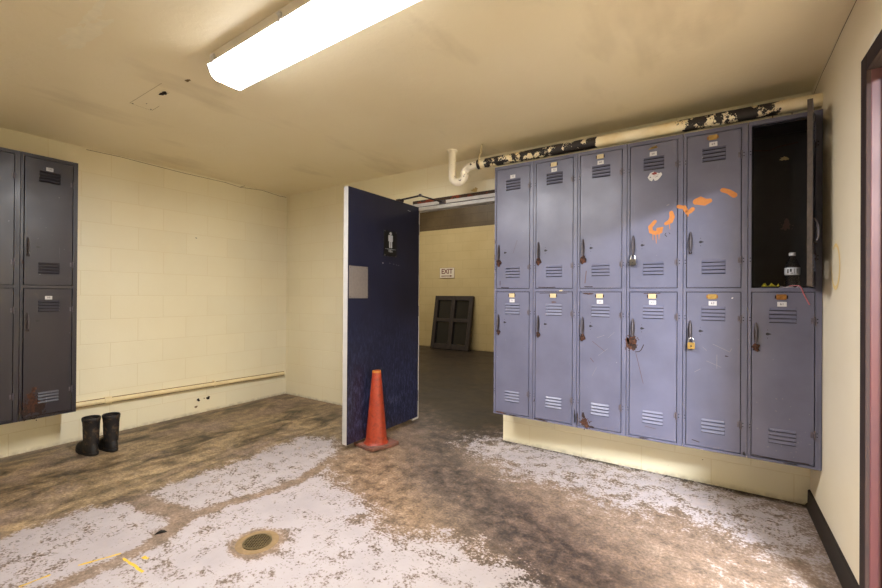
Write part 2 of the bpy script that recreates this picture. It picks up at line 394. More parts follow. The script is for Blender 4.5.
# floor with its wear
A=[(-2.84,0.51),(-2.87,0.59),(-2.87,0.71),(-2.88,0.82),(-2.81,0.97),(-2.72,1.02),(-2.62,1.01),(-2.50,1.08),(-2.37,1.06),(-2.30,0.95),(-2.27,0.85),(-2.28,0.74),(-2.29,0.63),(-2.30,0.51),(-2.51,0.37),(-2.78,0.32)]
B=[(-2.81,1.14),(-2.83,1.33),(-2.82,1.60),(-2.81,1.92),(-2.87,2.27),(-2.70,2.38),(-2.44,2.26),(-2.34,2.00),(-2.26,1.78),(-2.23,1.61),(-2.28,1.47),(-2.34,1.33),(-2.39,1.20),(-2.55,1.16),(-2.70,1.12)]
C=[(-2.32,1.16),(-2.30,1.31),(-2.26,1.55),(-2.19,1.73),(-2.22,1.90),(-2.04,1.83),(-1.82,1.75),(-1.61,1.73),(-1.56,1.67),(-1.63,1.62),(-1.51,1.60),(-1.42,1.58),(-1.29,1.60),(-1.06,1.71),(-1.00,1.71),(-0.81,1.66),(-0.66,1.61),(-0.46,1.51),(-0.73,0.92),(-1.44,0.46),(-2.05,0.37),(-2.22,0.59),(-2.21,0.72),(-2.23,0.86),(-2.28,0.99),(-2.32,1.08)]
Ee=[(-1.62,3.06),(-1.48,2.79),(-1.24,2.78),(-1.03,2.64),(-0.59,2.66),(-0.40,2.59),(-0.18,2.65),(-0.02,2.59),(0.16,2.53),(0.28,2.54),(0.42,2.74),(0.39,2.95),(0.32,3.03),(-0.08,3.09),(-0.49,3.13),(-0.85,3.14),(-1.43,3.15)]
Ff=[(0.10,2.11),(0.22,2.33),(0.40,2.43),(0.45,2.33),(0.41,2.01),(0.15,1.83)]  # pale patch paints light falling through the right doorway
D1=[(-2.02,2.72),(-2.15,3.11),(-1.78,3.02),(-1.42,2.58),(-1.05,2.40),(-0.63,2.25),(-0.35,2.07),(-0.21,1.91),(-0.15,1.64),(-0.44,1.45),(-0.80,1.73),(-1.19,1.93),(-1.61,2.17)]
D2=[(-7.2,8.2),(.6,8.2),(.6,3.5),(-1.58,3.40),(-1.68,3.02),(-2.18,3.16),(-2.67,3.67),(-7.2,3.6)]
LL=[(-4.26,0.76),(-4.29,1.21),(-4.32,3.17),(-3.31,3.18),(-2.53,2.44),(-2.88,2.26),(-2.83,1.61),(-2.84,1.14),(-2.82,0.97),(-2.87,0.71),(-2.84,0.51),(-2.89,0.33),(-3.2,-1.7),(-4.4,-1.7)]
OO=[(-2.40,2.31),(-2.16,2.69),(-1.48,2.09),(-0.83,1.80),(-0.50,1.63),(-0.70,1.50),(-1.05,1.70),(-1.29,1.60),(-1.59,1.73),(-2.06,1.86),(-2.24,1.93)]
G2=[(-2.9,-1.7),(-2.7,.3),(-2.05,.37),(-1.44,.46),(-.73,.92),(-.2,.6),(.3,-1.7)]
def sdf(poly, X, Y):
    n = len(poly); d = np.full(X.shape, 1e9); ins = np.zeros(X.shape, bool)
    for i in range(n):
        x0, y0 = poly[i]; x1, y1 = poly[(i + 1) % n]; ex, ey = x1 - x0, y1 - y0
        tt = np.clip(((X - x0) * ex + (Y - y0) * ey) / (ex * ex + ey * ey + 1e-12), 0, 1)
        d = np.minimum(d, np.hypot(X - x0 - tt * ex, Y - y0 - tt * ey))
        c = (y0 > Y) != (y1 > Y)
        with np.errstate(divide='ignore', invalid='ignore'):
            ins ^= c & (X < (x1 - x0) * (Y - y0) / (y1 - y0) + x0)
    return np.where(ins, -d, d)
def soft(poly, X, Y, w): return np.clip(.5 - sdf(poly, X, Y) / w, 0, 1)
def softw(poly, w): return np.clip(.8 - sdf(poly, GX, GY) / w, 0, 1)
gx = np.concatenate([np.arange(-7.2, -4.4, .2), np.arange(-4.4, .62, .022)]); gy = np.concatenate([np.arange(-1.75, .3, .1), np.arange(.3, 3.5, .022), np.arange(3.5, 8.3, .12)])
nx, ny = len(gx), len(gy)
GX, GY = np.meshgrid(gx, gy, indexing='ij')
wht = np.maximum.reduce([softw(A, .14), softw(B, .2), softw(C, .26), .86 * softw(Ee, .42), .5 * softw(Ff, .5), .9 * softw(G2, .3)])
def poly_dist(pl, X, Y):
    d = np.full(X.shape, 1e9)
    for (x0, y0), (x1, y1) in zip(pl, pl[1:]):
        ex, ey = x1 - x0, y1 - y0; tt = np.clip(((X - x0) * ex + (Y - y0) * ey) / (ex * ex + ey * ey), 0, 1)
        d = np.minimum(d, np.hypot(X - x0 - tt * ex, Y - y0 - tt * ey))
    return d
J1 = [(-2.20, .2), (-2.216, .59), (-2.219, .739), (-2.231, .87), (-2.275, .988), (-2.355, 1.089), (-2.338, 1.2), (-2.318, 1.317), (-2.27, 1.44), (-2.244, 1.541), (-2.225, 1.751), (-2.265, 1.949)]
J2 = [(-2.33, 1.09), (-2.46, 1.125), (-2.62, 1.075), (-2.9, 1.08)]
wht = wht * np.clip((poly_dist(J1, GX, GY) - .004) / .05, .22, 1) * np.clip((poly_dist(J2, GX, GY) - .012) / .06, .2, 1)
drn = np.hypot(GX + 1.837, GY - 1.2); wht = np.minimum(wht, np.clip((drn - .085) / .07, 0, 1))
wht = np.where(drn < .1, 0, wht) * .70
brn = np.maximum(soft(LL, GX, GY, .22), 0)
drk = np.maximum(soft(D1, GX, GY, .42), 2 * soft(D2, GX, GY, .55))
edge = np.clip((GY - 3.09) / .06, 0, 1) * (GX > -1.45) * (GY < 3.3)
drk = np.maximum(drk, edge * .9)  # dirt plus painted shadow along the foot of the back wall
och = soft(OO, GX, GY, .3)
och = np.maximum(och, np.clip(1 - drn / .17, 0, 1))
verts = np.stack([GX.ravel(), GY.ravel(), np.zeros(nx * ny)], 1)
faces = [(i * ny + j, (i + 1) * ny + j, (i + 1) * ny + j + 1, i * ny + j + 1) for i in range(nx - 1) for j in range(ny - 1)]
nv0 = len(verts)
vl = verts.tolist(); fm = [0] * len(faces)
def floor_quad(pts, k):
    b = len(vl); vl.extend([[x, y, .0008] for x, y in pts]); faces.append(tuple(range(b, b + len(pts)))); fm.append(k)
def floor_line(a, b, w):
    d = Vector((b[0] - a[0], b[1] - a[1])); nrm = Vector((-d.y, d.x)).normalized() * w / 2; N = 9
    rnd = random.Random(int(a[0] * 1000)); pr = None
    for i in range(N):
        p = Vector(a) + d * i / (N - 1); q = (p + nrm * rnd.uniform(.5, 1.2), p - nrm * rnd.uniform(.5, 1.2))
        if pr: floor_quad([pr[0], pr[1], q[1], q[0]], 1)
        pr = q
floor_line((-2.33, .66), (-2.275, .80), .011); floor_line((-2.36, .48), (-2.35, .575), .011)
floor_line((-2.225, .79), (-2.045, .80), .015); floor_line((-2.165, .845), (-2.13, .85), .018)
me = bpy.data.meshes.new('floor'); me.from_pydata(vl, [], faces); me.update()
at = me.attributes.new('wear', 'FLOAT_COLOR', 'POINT')
cols = np.zeros((len(vl), 4), np.float32); cols[:nv0, 0] = wht.ravel(); cols[:nv0, 1] = drk.ravel(); cols[:nv0, 2] = brn.ravel(); cols[:nv0, 3] = och.ravel()
at.data.foreach_set('color', cols.ravel())
me.materials.append(M['floor']); me.materials.append(M['yellow_line']); me.polygons.foreach_set('material_index', fm)
fl = bpy.data.objects.new('floor', me); COL.objects.link(fl); struct(fl, 'worn concrete floor with patchy white paint and brown stains', 'floor')

# ceiling of the room
m = MB(); m.box(XL - .1, XR + .1, YF - .1, YB, ZC, ZC + .12, 'ceiling')
dn = lambda u, v, d=0: (u, v, ZC - .0012 - d)
for pts in ([(-3.06, 1.10), (-2.9, 1.098), (-2.62, 1.094)], [(-3.062, 1.102), (-3.066, 1.222)], [(-3.064, 1.224), (-2.95, 1.22)]): m.stroke(pts, .003, 'ceiling_patch', dn, 4)
m.blotch((-2.45, .69), .2, .045, 'ceiling_scuff', dn, 15, 40, 10); m.blotch((-2.2, .66), .14, .02, 'ceiling_scuff', dn, 16, 40, 6)
for u, v, r in ((-3.052, 1.112, .008), (-3.05, 1.212, .008), (-2.98, 1.16, .006), (-2.47, 1.15, .007)): m.stroke([(u, v), (u + .004, v)], r, 'hole', dn)
m.blotch((-2.742, 1.155), .035, .017, 'hole', dn, 3, 18, 4); m.blotch((-2.46, 1.158), .018, .012, 'crack', dn, 4, 14, 3)
m.box(-4.29, -3.79, 2.84, 3.17, ZC - .0015, ZC + .01, 'ceiling')
struct(m.build('ceiling', smooth=0), 'sagging tan painted ceiling', 'ceiling')

# left wall
m = MB(); m.box(XL - TH, XL, YF - .1, YC, 0, ZC + .1, 'wall_y')
w3 = lambda u, v, d=0: (XL + .0012 + d, u, v)
m.blotch((2.154, .134), .017, .014, 'hole', w3, 5, 14, 2); m.blotch((2.25, .136), .02, .016, 'hole', w3, 6, 14, 2); m.blotch((2.132, .07), .014, .012, 'crack', w3, 8, 14, 2); m.blotch((2.21, .14), .006, .006, 'crack', w3, 9, 10, 0)
m.stroke([(1.25, 2.378), (1.479, 2.384), (1.709, 2.378), (2.01, 2.372), (2.406, 2.376), (2.573, 2.362), (2.63, 2.39)], .004, 'crack', w3, 6)
m.stroke([(2.57, 2.362), (2.836, 2.386), (3.07, 2.366), (3.16, 2.37)], .004, 'crack', w3, 6)
m.blotch((2.119, 1.755), .006, .005, 'hole', w3, 11, 10, 0)
struct(m.build('wall_left', smooth=0), 'cream painted block wall behind the boots', 'wall')
# back wall with doorway
m = MB()
m.box(XL - TH, OX0, YB, YC, 0, 4.1, 'wall_x'); m.box(OX1, XR + TH, YB, YC, 0, 4.1, 'wall_x'); m.box(OX0, OX1, YB, YC, OZ, 4.1, 'wall_x')
b3 = lambda u, v, d=0: (u, YB - .0012 - d, v)
m.blotch((-1.73, 2.118), .026, .022, 'stain', b3, 21, 18, 0)
m.stroke([(-.05, 2.30), (.1, 2.292), (.2, 2.30), (.30, 2.305), (.42, 2.30), (.47, 2.31)], .006, 'crack', b3, 6); m.stroke([(.3, 2.305), (.302, 2.25), (.305, 2.2)], .006, 'crack', b3, 6); m.stroke([(.39, 2.30), (.392, 2.22)], .006, 'crack', b3, 6)
struct(m.build('wall_back', smooth=0), 'cream painted block wall with the doorway', 'wall')
# right wall with its own doorway
RY0, RY1, RZ = 1.19, 2.10, 2.03
m = MB(); m.box(XR, XR + .14, RY1, YB + .05, 0, ZC + .1, 'plaster'); m.box(XR, XR + .14, YF - .1, RY0, 0, ZC + .1, 'plaster'); m.box(XR, XR + .14, RY0, RY1, RZ, ZC + .1, 'plaster')
r3 = lambda u, v, d=0: (XR - .0012 - d, u, v)
m.stroke([(2.60 + .075 * math.cos(a), 1.345 + .1 * math.sin(a)) for a in (math.radians(60 + 15 * j) for j in range(21))], [.012 + .01 * math.sin(PI * j / 20) for j in range(21)], 'spray_pale', r3)
m.poly([r3(2.175, 2.09), r3(2.10, 2.122), r3(2.06, 2.13), r3(2.01, 2.112), r3(2.0, 2.09)], 'plaster_scuff')
m.stroke([(3.12, 2.35), (2.9, 2.372), (2.7, 2.375), (2.5, 2.384), (2.2, 2.386)], .006, 'crack', r3, 6)
struct(m.build('wall_right', smooth=0), 'cream plaster wall beside the open locker', 'wall')
m = MB(); m.box(XL - TH, XR + .14, YF - .2, YF, 0, ZC + .1, 'wall_x'); struct(m.build('wall_front', smooth=0), 'cream painted wall behind the camera', 'wall')
# passage beyond the doorway
m = MB(); m.box(-7.2, .75, FY, FY + .1, 0, 2.715, 'far_wall'); m.box(-7.2, .75, FY, FY + .1, 2.715, 4.1, 'upper_block'); struct(m.build('wall_far', smooth=0), 'tan block wall across the passage with darker upper courses', 'wall')
m = MB(); m.box(-7.2, -7.1, YB, FY, 0, 4.1, 'wall_y'); struct(m.build('wall_passage_left', smooth=0), 'end wall of the passage', 'wall')
m = MB(); m.box(.65, .75, YC, FY, 0, 4.1, 'wall_y'); struct(m.build('wall_passage_right', smooth=0), 'other end wall of the passage', 'wall')
m = MB(); m.box(-7.2, XL - TH, YB, YC, 0, 4.1, 'wall_x'); struct(m.build('wall_passage_near', smooth=0), 'near wall of the passage', 'wall')
m = MB(); m.box(-7.2, .75, YB + .02, FY + .1, 4.1, 4.2, 'ceiling'); struct(m.build('ceiling_passage', smooth=0), 'ceiling of the passage', 'ceiling')
# baseboard
m = MB()
prof = [(0, 0), (-.022, 0), (-.02, .006), (-.012, .016), (-.011, .086), (-.008, .092), (0, .094)]
m.rings([[(XR + a, y, z) for a, z in prof] for y in (RY1 + .07, YB)], 'cove'); struct(m.build('baseboard_right', smooth=50), 'dark brown cove baseboard along the right wall', 'baseboard')

# white steel frame of the rear doorway
m = MB()
m.box(OX0, OX1, YB - .012, YB + .08, 1.998, 2.028, 'white_frame'); m.box(OX0, OX1, YB + .004, YB + .09, 2.028, 2.036, 'seam'); m.box(OX0, OX1, YB - .012, YB + .09, 2.036, 2.064, 'white_frame')  # middle dark strip paints the shadow in the head groove
m.box(OX0, OX1, YB - .006, YB + .1, 2.064, OZ, 'lintel')
m.box(OX0 - .002, OX0 + .006, YB + .0, YB + .1, 0, 2.0, 'white_frame'); m.box(OX1 - .02, OX1, YB + .05, YB + .1, 0, 2.0, 'white_frame')
tr = struct(m.build('trim_1', smooth=0), 'white steel frame round the rear doorway', 'door frame')
# maroon frame and door of the right doorway
m = MB()
m.box(XR - .014, XR + .002, RY1 - .005, RY1 + .06, 0, RZ + .058, 'brown'); m.box(XR - .014, XR + .002, RY0 - .062, RY0 + .005, 0, RZ + .058, 'brown'); m.box(XR - .014, XR + .002, RY0 + .005, RY1 - .005, RZ - .005, RZ + .058, 'brown')
m.box(XR - .002, XR + .14, RY1 - .006, RY1 + .01, 0, RZ, 'maroon'); m.box(XR - .002, XR + .14, RY0 - .01, RY0 + .006, 0, RZ, 'maroon'); m.box(XR - .002, XR + .14, RY0, RY1, RZ - .006, RZ + .01, 'brown')
m.box(XR + .031, XR + .09, RY1 - .022, RY1 - .006, 0, RZ - .006, 'brown'); m.box(XR + .031, XR + .09, RY0 + .006, RY0 + .022, 0, RZ - .006, 'maroon')
struct(m.build('trim_2', smooth=0, bevel=.003), 'maroon and brown frame of the right doorway', 'door frame')
# the next room, beyond the right doorway
NX0, NX1, NY0, NY1 = XR + .14, 3.2, -1.8, 2.6
m = MB(); m.box(NX0, NX1, NY0, NY1, -.1, 0, 'floor_plain'); struct(m.build('floor_next_room', smooth=0), 'floor of the next room', 'floor')
m = MB(); m.box(NX0, NX1 + .1, NY0 - .1, NY1 + .1, ZC + .0, ZC + .1, 'ceiling'); struct(m.build('ceiling_next_room', smooth=0), 'ceiling of the next room', 'ceiling')
m = MB(); m.box(NX1, NX1 + .1, NY0 - .1, NY1 + .1, 0, ZC, 'wall_y'); struct(m.build('wall_next_room_far', smooth=0), 'far wall of the next room', 'wall')
m = MB(); m.box(NX0 - .1, NX1, NY1, NY1 + .1, 0, ZC, 'wall_x'); struct(m.build('wall_next_room_back', smooth=0), 'back wall of the next room', 'wall')
m = MB(); m.box(NX0 - .1, NX1, NY0 - .1, NY0, 0, ZC, 'wall_x'); struct(m.build('wall_next_room_front', smooth=0), 'front wall of the next room', 'wall')

# ---------------------------------------------------------------- navy door held open
DX, DY0, DY1, DZ0, DZ1 = -2.325, 2.255, 3.166, .052, 2.03
m = MB(); m.box(DX - .044, DX, DY0 + .001, DY1, DZ0, DZ1, 'navy'); m.box(DX - .0445, DX - .0005, DY0 - .002, DY0 + .001, DZ0, DZ1, 'white_edge')
n3 = lambda u, v, d=0: (DX + .0012 + d, u, v)
for u, v in ((2.995, 1.972), (3.02, 1.970), (2.652, 1.469)): m.stroke([(u, v), (u + .006, v)], .007, 'sticker', n3)
for u, v in ((2.74, 1.475), (2.79, 1.47), (2.83, 1.466), (2.86, 1.463)): m.stroke([(u, v), (u + .012, v - .004)], .004, 'scratch_light', n3)
navy = m.build('door_1', smooth=0); struct(navy, 'open navy blue door with a white edge and restroom sign', 'door')
m = MB(); m.box(DX, DX + .002, 2.268, 2.474, 1.172, 1.424, 'alu')
for u in (2.28, 2.462):
    for v in (1.184, 1.412): m.disc((DX + .0028, u, v), .004, (1, 0, 0), 'steel')
tag(m.build('push_plate', navy, smooth=0, bevel=.001), 'square brushed metal push plate')
m = MB(); m.box(DX, DX + .004, 2.664, 2.836, 1.532, 1.752, 'sign_black')
s3 = lambda u, v: (DX + .0048, 2.75 + u, v)
m.poly([s3(.016 * math.cos(a), 1.728 + .012 * math.sin(a)) for a in (2 * PI * j / 16 for j in range(16))], 'sign_grey')
m.poly([s3(-.03, 1.71), s3(-.024, 1.714), s3(.024, 1.714), s3(.03, 1.71), s3(.03, 1.662), s3(.019, 1.66), s3(.019, 1.606), s3(.003, 1.604), s3(.003, 1.655), s3(-.003, 1.655), s3(-.003, 1.604), s3(-.019, 1.606), s3(-.019, 1.66), s3(-.03, 1.662)], 'sign_grey')
m.text('MEN', .026, 'sign_grey', lambda x, y: s3(x, 1.575 + y)); m.poly([s3(-.07, 1.592), s3(.07, 1.592), s3(.07, 1.5945), s3(-.07, 1.5945)], 'sign_grey')
for u in (-.074, .074):
    for v in (1.54, 1.744): m.disc((DX + .005, 2.75 + u, v), .003, (1, 0, 0), 'sign_grey')
tag(m.build('restroom_sign', navy, smooth=0), 'black restroom sign with a grey standing man figure and MEN')
m = MB(); m.box(DX - .03, DX + .012, 2.86, 2.92, 2.03, 2.05, 'handle_dark'); m.tube([(-2.335, 2.89, 2.047), (-2.09, 2.86, 2.05)], .008, 'handle_dark', 8); m.tube([(-2.09, 2.86, 2.05), (-2.05, 3.155, 2.045)], .007, 'handle_dark', 8); m.lathe([(.012, 0), (.012, .02)], 'handle', (-2.09, 2.86, 2.042), 12); m.box(-2.075, -2.02, 3.13, 3.16, 2.03, 2.06, 'handle')
tag(m.build('door_closer', navy), 'thin dark double arm linking door top and frame')
for z in (.25, 1.05, 1.82):
    m = MB(); m.tube([(DX - .004, 3.168, z - .05), (DX - .004, 3.168, z + .05)], .006, 'handle', 10); m.build('hinge', navy)

# ---------------------------------------------------------------- lockers
LW, LH, LD, LZ = .311, 1.866, .309, .309
U0, U1 = .020, .279                      # door opening across the unit
TOPD, LOWD = (.947, 1.839), (.018, .918)
FACE = -.0006                            # painted marks sit just proud of the sheet
fr = lambda u, v, d=0: (u, FACE - d, v)
def locker_body(parent, i, marks=None, interior=True):
    m = MB(); k = PAINT; e = .0015
    m.box(e, .004, .001, LD, .004, LH, k); m.box(LW - .004, LW - e, .001, LD, .004, LH, k)
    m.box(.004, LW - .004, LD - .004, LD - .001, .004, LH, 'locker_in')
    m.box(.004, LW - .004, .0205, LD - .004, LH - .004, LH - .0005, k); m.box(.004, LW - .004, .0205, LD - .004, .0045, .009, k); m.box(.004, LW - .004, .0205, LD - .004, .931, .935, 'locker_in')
    for a, b in ((e, U0 - .0042), (U1 + .0042, LW - e)): m.box(a, b, 0, .02, 0, LH, k)
    for a, b in ((0, LOWD[0] - .0042), (LOWD[1] + .0042, TOPD[0] - .0042), (TOPD[1] + .0042, LH)): m.box(U0 - .0042, U1 + .0042, 0, .02, a, b, k)
    # inner door-stop lips, near-black to paint the shade of the gaps
    for z0, z1 in (LOWD, TOPD):
        m.box(U0 - .0042, U0 + .006, .021, .024, z0, z1, 'seam'); m.box(U1 - .006, U1 + .0042, .021, .024, z0, z1, 'seam')
        m.box(U0, U1, .021, .024, z0 - .0042, z0 + .005, 'seam'); m.box(U0, U1, .021, .024, z1 - .005, z1 + .0042, 'seam')
    # inner liner
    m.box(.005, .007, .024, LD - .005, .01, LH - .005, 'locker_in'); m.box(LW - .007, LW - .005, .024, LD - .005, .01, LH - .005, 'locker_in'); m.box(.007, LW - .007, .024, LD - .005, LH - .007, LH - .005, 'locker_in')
    for z in HZ:      # rivet pairs beside the hinges
        for dz in (-.009, .009):
            m.disc((U1 + .013, FACE, z + dz), .0032, (0, -1, 0), 'seam', 8); m.disc((.011, FACE, z + dz), .0032, (0, -1, 0), 'seam', 8)
            m.box(.0075, .0095, .03, .05, z - .02, z + .02, 'handle')
    if marks: marks(m)
    return m.build('cabinet_body', parent, smooth=0)
PAINT = 'locker'
HZ = [1.692, 1.100, .770, .178]

def louvres(m, zc, x0, x1, back):
    pass
def make_door(parent, top, spec, i, ang=0):
    z0, z1 = TOPD if top else LOWD
    h, w, T = z1 - z0, U1 - U0, .020
    # local frame of the door: origin at the hinge edge (right), x runs left negative, z from its bottom
    m = MB(); k = PAINT
    X = lambda u: u - U1                     # unit x -> door x
    lx0, lx1 = X(.094), X(.209)
    slots = []
    for base in ((h - .162, .078) if top else (h - .164, .085)):
        slots += [base + .0215 * j for j in range(4)]
    slots.sort()
    zs = [0]
    for s_ in slots: zs += [s_, s_ + .0165]
    zs.append(h)
    xl, xr = -w, 0
    y = 0
    for a, b in zip(zs, zs[1:]):
        isl = any(abs(a - s_) < 1e-6 for s_ in slots)
        m.poly([(xl, y, a), (lx0, y, a), (lx0, y, b), (xl, y, b)], k); m.poly([(lx1, y, a), (xr, y, a), (xr, y, b), (lx1, y, b)], k)
        if not isl: m.poly([(lx0, y, a), (lx1, y, a), (lx1, y, b), (lx0, y, b)], k)
        else:   # pressed hood, open underneath
            p = -.0062; q = .004; c_ = a + .0095
            m.poly([(lx0, y, c_), (lx1, y, c_), (lx1, y, b), (lx0, y, b)], k)
            m.poly([(lx0, y - .0001, b), (lx0 + q, p, a + .0045), (lx1 - q, p, a + .0045), (lx1, y - .0001, b)], k)
            m.poly([(lx0, y, b), (lx0, y, a + .003), (lx0 + q, p, a + .0045)], k); m.poly([(lx1, y, b), (lx1 - q, p, a + .0045), (lx1, y, a + .003)], k)
    ek = spec.get('edge', k)
    # return flanges
    for a, b, c, d in ((xl, xl + .0015, 0, h), (xr - .0015, xr, 0, h)): m.box(a, b, 0.0002, T, c, d, ek)
    m.box(xl, xr, .0002, T, 0, .0015, ek); m.box(xl, xr, .0002, T, h - .0015, h, ek)
    for a, b in ((xl, xl + .014), (xr - .014, xr)): m.box(a, b, T - .0015, T, 0.0015, h - .0015, ek)
    if ang > 20: m.poly([(xl + .0005, -.0006, 0), (xl + .006, -.0006, 0), (xl + .006, -.0006, h), (xl + .0005, -.0006, h)], ek)
    f3 = lambda u, v, d=0: (X(u), FACE - d, v - z0)
    if 'marks' in spec: spec['marks'](m, f3)
    d = m.build('door', parent, loc=(U1, 0, z0), rot=(0, 0, math.radians(ang)), smooth=0, merge=False)
    # keyhole escutcheon
    kz = (.266 if top else h - .226)
    m = MB(); q = lambda u, v: (X(.088) + u, -.0014, kz + v)
    m.poly([q(.008 * math.cos(a), .0075 * math.sin(a)) for a in (2 * PI * j / 12 for j in range(12))], 'ink'); m.poly([q(.006, .005), q(.018, 0), q(.006, -.005)], 'ink')
    m.disc(q(0, .022), .002, (0, -1, 0), 'seam', 6); m.disc(q(0, -.022), .002, (0, -1, 0), 'seam', 6)
    m.build('keyhole', d, smooth=0)
    # handle: dark back plate, lever loop and hasp
    hz = (.198 + .067) if top else (h - .230); hx = X(.038); H = .066
    m = MB()
    m.rings([[(hx + .0105 * math.cos(a), yy, hz + (H if math.sin(a) > 0 else H * .85) * math.sin(a)) for a in (2 * PI * j / 20 for j in range(20))] for yy in (-.0006, -.0035)], 'handle_dark')
    lev = [(hx, -.002, hz + H * .95), (hx, -.014, hz + H * .66), (hx, -.021, hz + H * .2), (hx, -.022, hz - H * .35), (hx, -.016, hz - H * .7), (hx, -.002, hz - H * .78)]
    m.tube(lev, [.0028, .0036, .0044, .0046, .0042, .003], 'handle', 8)
    m.tube([(hx - .006, -.004, hz - H * .86), (hx - .006, -.016, hz - H * .98), (hx + .006, -.016, hz - H * .98), (hx + .006, -.004, hz - H * .86)], .0028, 'rust_dark', 6)
    m.build('handle', d)
    if spec.get('hasp', 0):
        m = MB(); rr = spec['hasp']; rnd = random.Random(i * 7 + top); zc = hz - H * 1.0 - rr * .3
        ring = lambda s_, yy: [(hx + (rr * s_ * (1 + .22 * math.sin(3 * a + i) + .14 * math.sin(5 * a + 2 * i))) * math.cos(a) * .72, yy, zc + rr * s_ * (1 + .2 * math.sin(4 * a + i)) * math.sin(a)) for a in (2 * PI * j / 26 for j in range(26))]
        m.rings([ring(1, -.0006), ring(.96, -.006), ring(.6, -.012), ring(.25, -.014)], 'rust')
        for _ in range(5):
            a = rnd.uniform(0, 2 * PI); m.tube([(hx + .3 * rr * math.cos(a), -.01, zc + .3 * rr * math.sin(a)), (hx + rr * .9 * math.cos(a), -.012, zc + rr * 1.1 * math.sin(a))], .0022, 'rust_dark', 6)
        tag(m.build('hasp', d), 'rusted hasp')
    if spec.get('plate'):
        m = MB(); pk = spec['plate']; pw = .056; px0, px1 = X(.146) - pw / 2, X(.146) + pw / 2; pz = h - .0245
        if pk == 'half': m.poly([(px0, -.003, pz - .011), (px1, -.003, pz - .006), (px1 - .01, -.003, pz + .010), (px0 + .02, -.003, pz + .004)], 'brass'); m.box(px0 + .02, px1 - .004, -.003, -.0004, pz - .006, pz + .004, 'brass')
        else:
            m.box(px0 + .007, px1 - .007, -.0035, -.0004, pz - .0145, pz + .0145, pk)
            for a, b in ((px0, px0 + .007), (px1 - .007, px1)): m.box(a, b, -.0022, -.0004, pz - .009, pz + .009, 'rust_dark' if pk != 'brass' else 'brass_dark')
        m.build('number_plate', d, smooth=0, bevel=.0008)
    if spec.get('num'):
        m = MB(); sx, sz = X(.1485), h - .063
        m.box(sx - .0195, sx + .0195, -.0016, -.0003, sz - .0125, sz + .0125, 'sticker')
        m.text(spec['num'], .018, 'ink', lambda x, y_: (sx + x, -.0024, sz + y_))
        m.build('number_sticker', d, smooth=0)
    for hzz in HZ[:2] if top else HZ[2:]:
        zz = hzz - z0; m = MB()
        m.tube([(0.0015, -.004, zz - .022), (.0015, -.004, zz + .022)], .0048, 'hinge', 10)
        m.box(-.013, -.001, -.0025, -.0003, zz - .015, zz + .015, 'hinge')
        m.build('hinge', d)
    return d

def unit(loc, rz, label, i, top, low, group, tang=0, lang=0, bmarks=None):
    r = empty('locker', loc, rz); tag(r, label, 'locker', group)
    locker_body(r, i, bmarks)
    make_door(r, True, top, i, tang); make_door(r, False, low, i + 50, lang)
    return r

GR = 'two-tier lockers on the back wall'; GL = 'two-tier lockers on the left wall'
ux = [-1.3895 + .311 * i for i in range(6)]
# marks on single doors
def k1t(m, f):
    m.stroke([(.186, 1.301), (.165, 1.24), (.155, 1.206)], .0022, 'scratch', f, 6); m.stroke([(.05, 1.0), (.05, .97)], .004, 'rust_dark', f, 6); m.stroke([(.06, .952), (.12, .95)], .006, 'rust_dark', f, 6)
def k1l(m, f): m.blotch((.15, .905), .02, .008, 'rust_dark', f, 31, 16, 4)
def k2t(m, f): m.stroke([(.04, .953), (.12, .951), (.16, .953)], .005, 'rust_dark', f, 6)
def k2l(m, f): m.blotch((.15, .848), .018, .007, 'scratch', f, 32, 14, 4); m.stroke([(.05, .91), (.12, .912), (.24, .911)], .003, 'rust_dark', f, 6)
def k3t(m, f): m.stroke([(.06, 1.06), (.052, .98)], .006, 'scratch', f, 6); m.stroke([(.05, .955), (.1, .954)], .005, 'rust_dark', f, 6)
def k3l(m, f):
    m.blotch((.055, .04), .03, .028, 'rust', f, 33, 40, 22); m.blotch((.046, .09), .011, .02, 'rust_dark', f, 34, 24, 10); m.blotch((.1, .022), .02, .006, 'rust_dark', f, 35, 24, 8)
    m.stroke([(.102, .592), (.15, .555), (.182, .531)], .003, 'scratch', f, 6); m.stroke([(.133, .618), (.178, .636)], .0025, 'scratch_light', f, 6); m.stroke([(.09, .48), (.11, .455)], .004, 'scratch', f, 6); m.blotch((.075, .908), .03, .006, 'rust', f, 36, 24, 5)
    for a, b in (((.2, .62), (.24, .66)), ((.14, .5), (.2, .55)), ((.1, .36), (.13, .42))): m.stroke([a, b], .0018, 'scratch_light', f, 6)
def k4t(m, f):
    m.stroke([(.160, 1.355), (.134, 1.324), (.138, 1.294), (.164, 1.284), (.190, 1.294), (.198, 1.310), (.175, 1.308)], [.02, .025, .026, .026, .03, .024, .016], 'spray', f)
    for p in ([(.149, 1.285), (.149, 1.243)], [(.164, 1.279), (.168, 1.22)], [(.183, 1.282), (.182, 1.245)]): m.stroke(p, [.006, .003], 'spray', f, 8)
    m.stroke([(.248, 1.401), (.253, 1.375), (.243, 1.348), (.220, 1.337)], [.022, .028, .028, .02], 'spray', f); m.stroke([(.238, 1.336), (.240, 1.303)], [.006, .003], 'spray', f, 8)
    m.stroke([(.220, 1.279), (.214, 1.270), (.224, 1.258)], .004, 'ink', f, 6); m.stroke([(.236, 1.28), (.242, 1.272)], .003, 'ink', f, 6)
    m.stroke([(.225, 1.447), (.235, 1.452)], .006, 'scratch_light', f, 6)
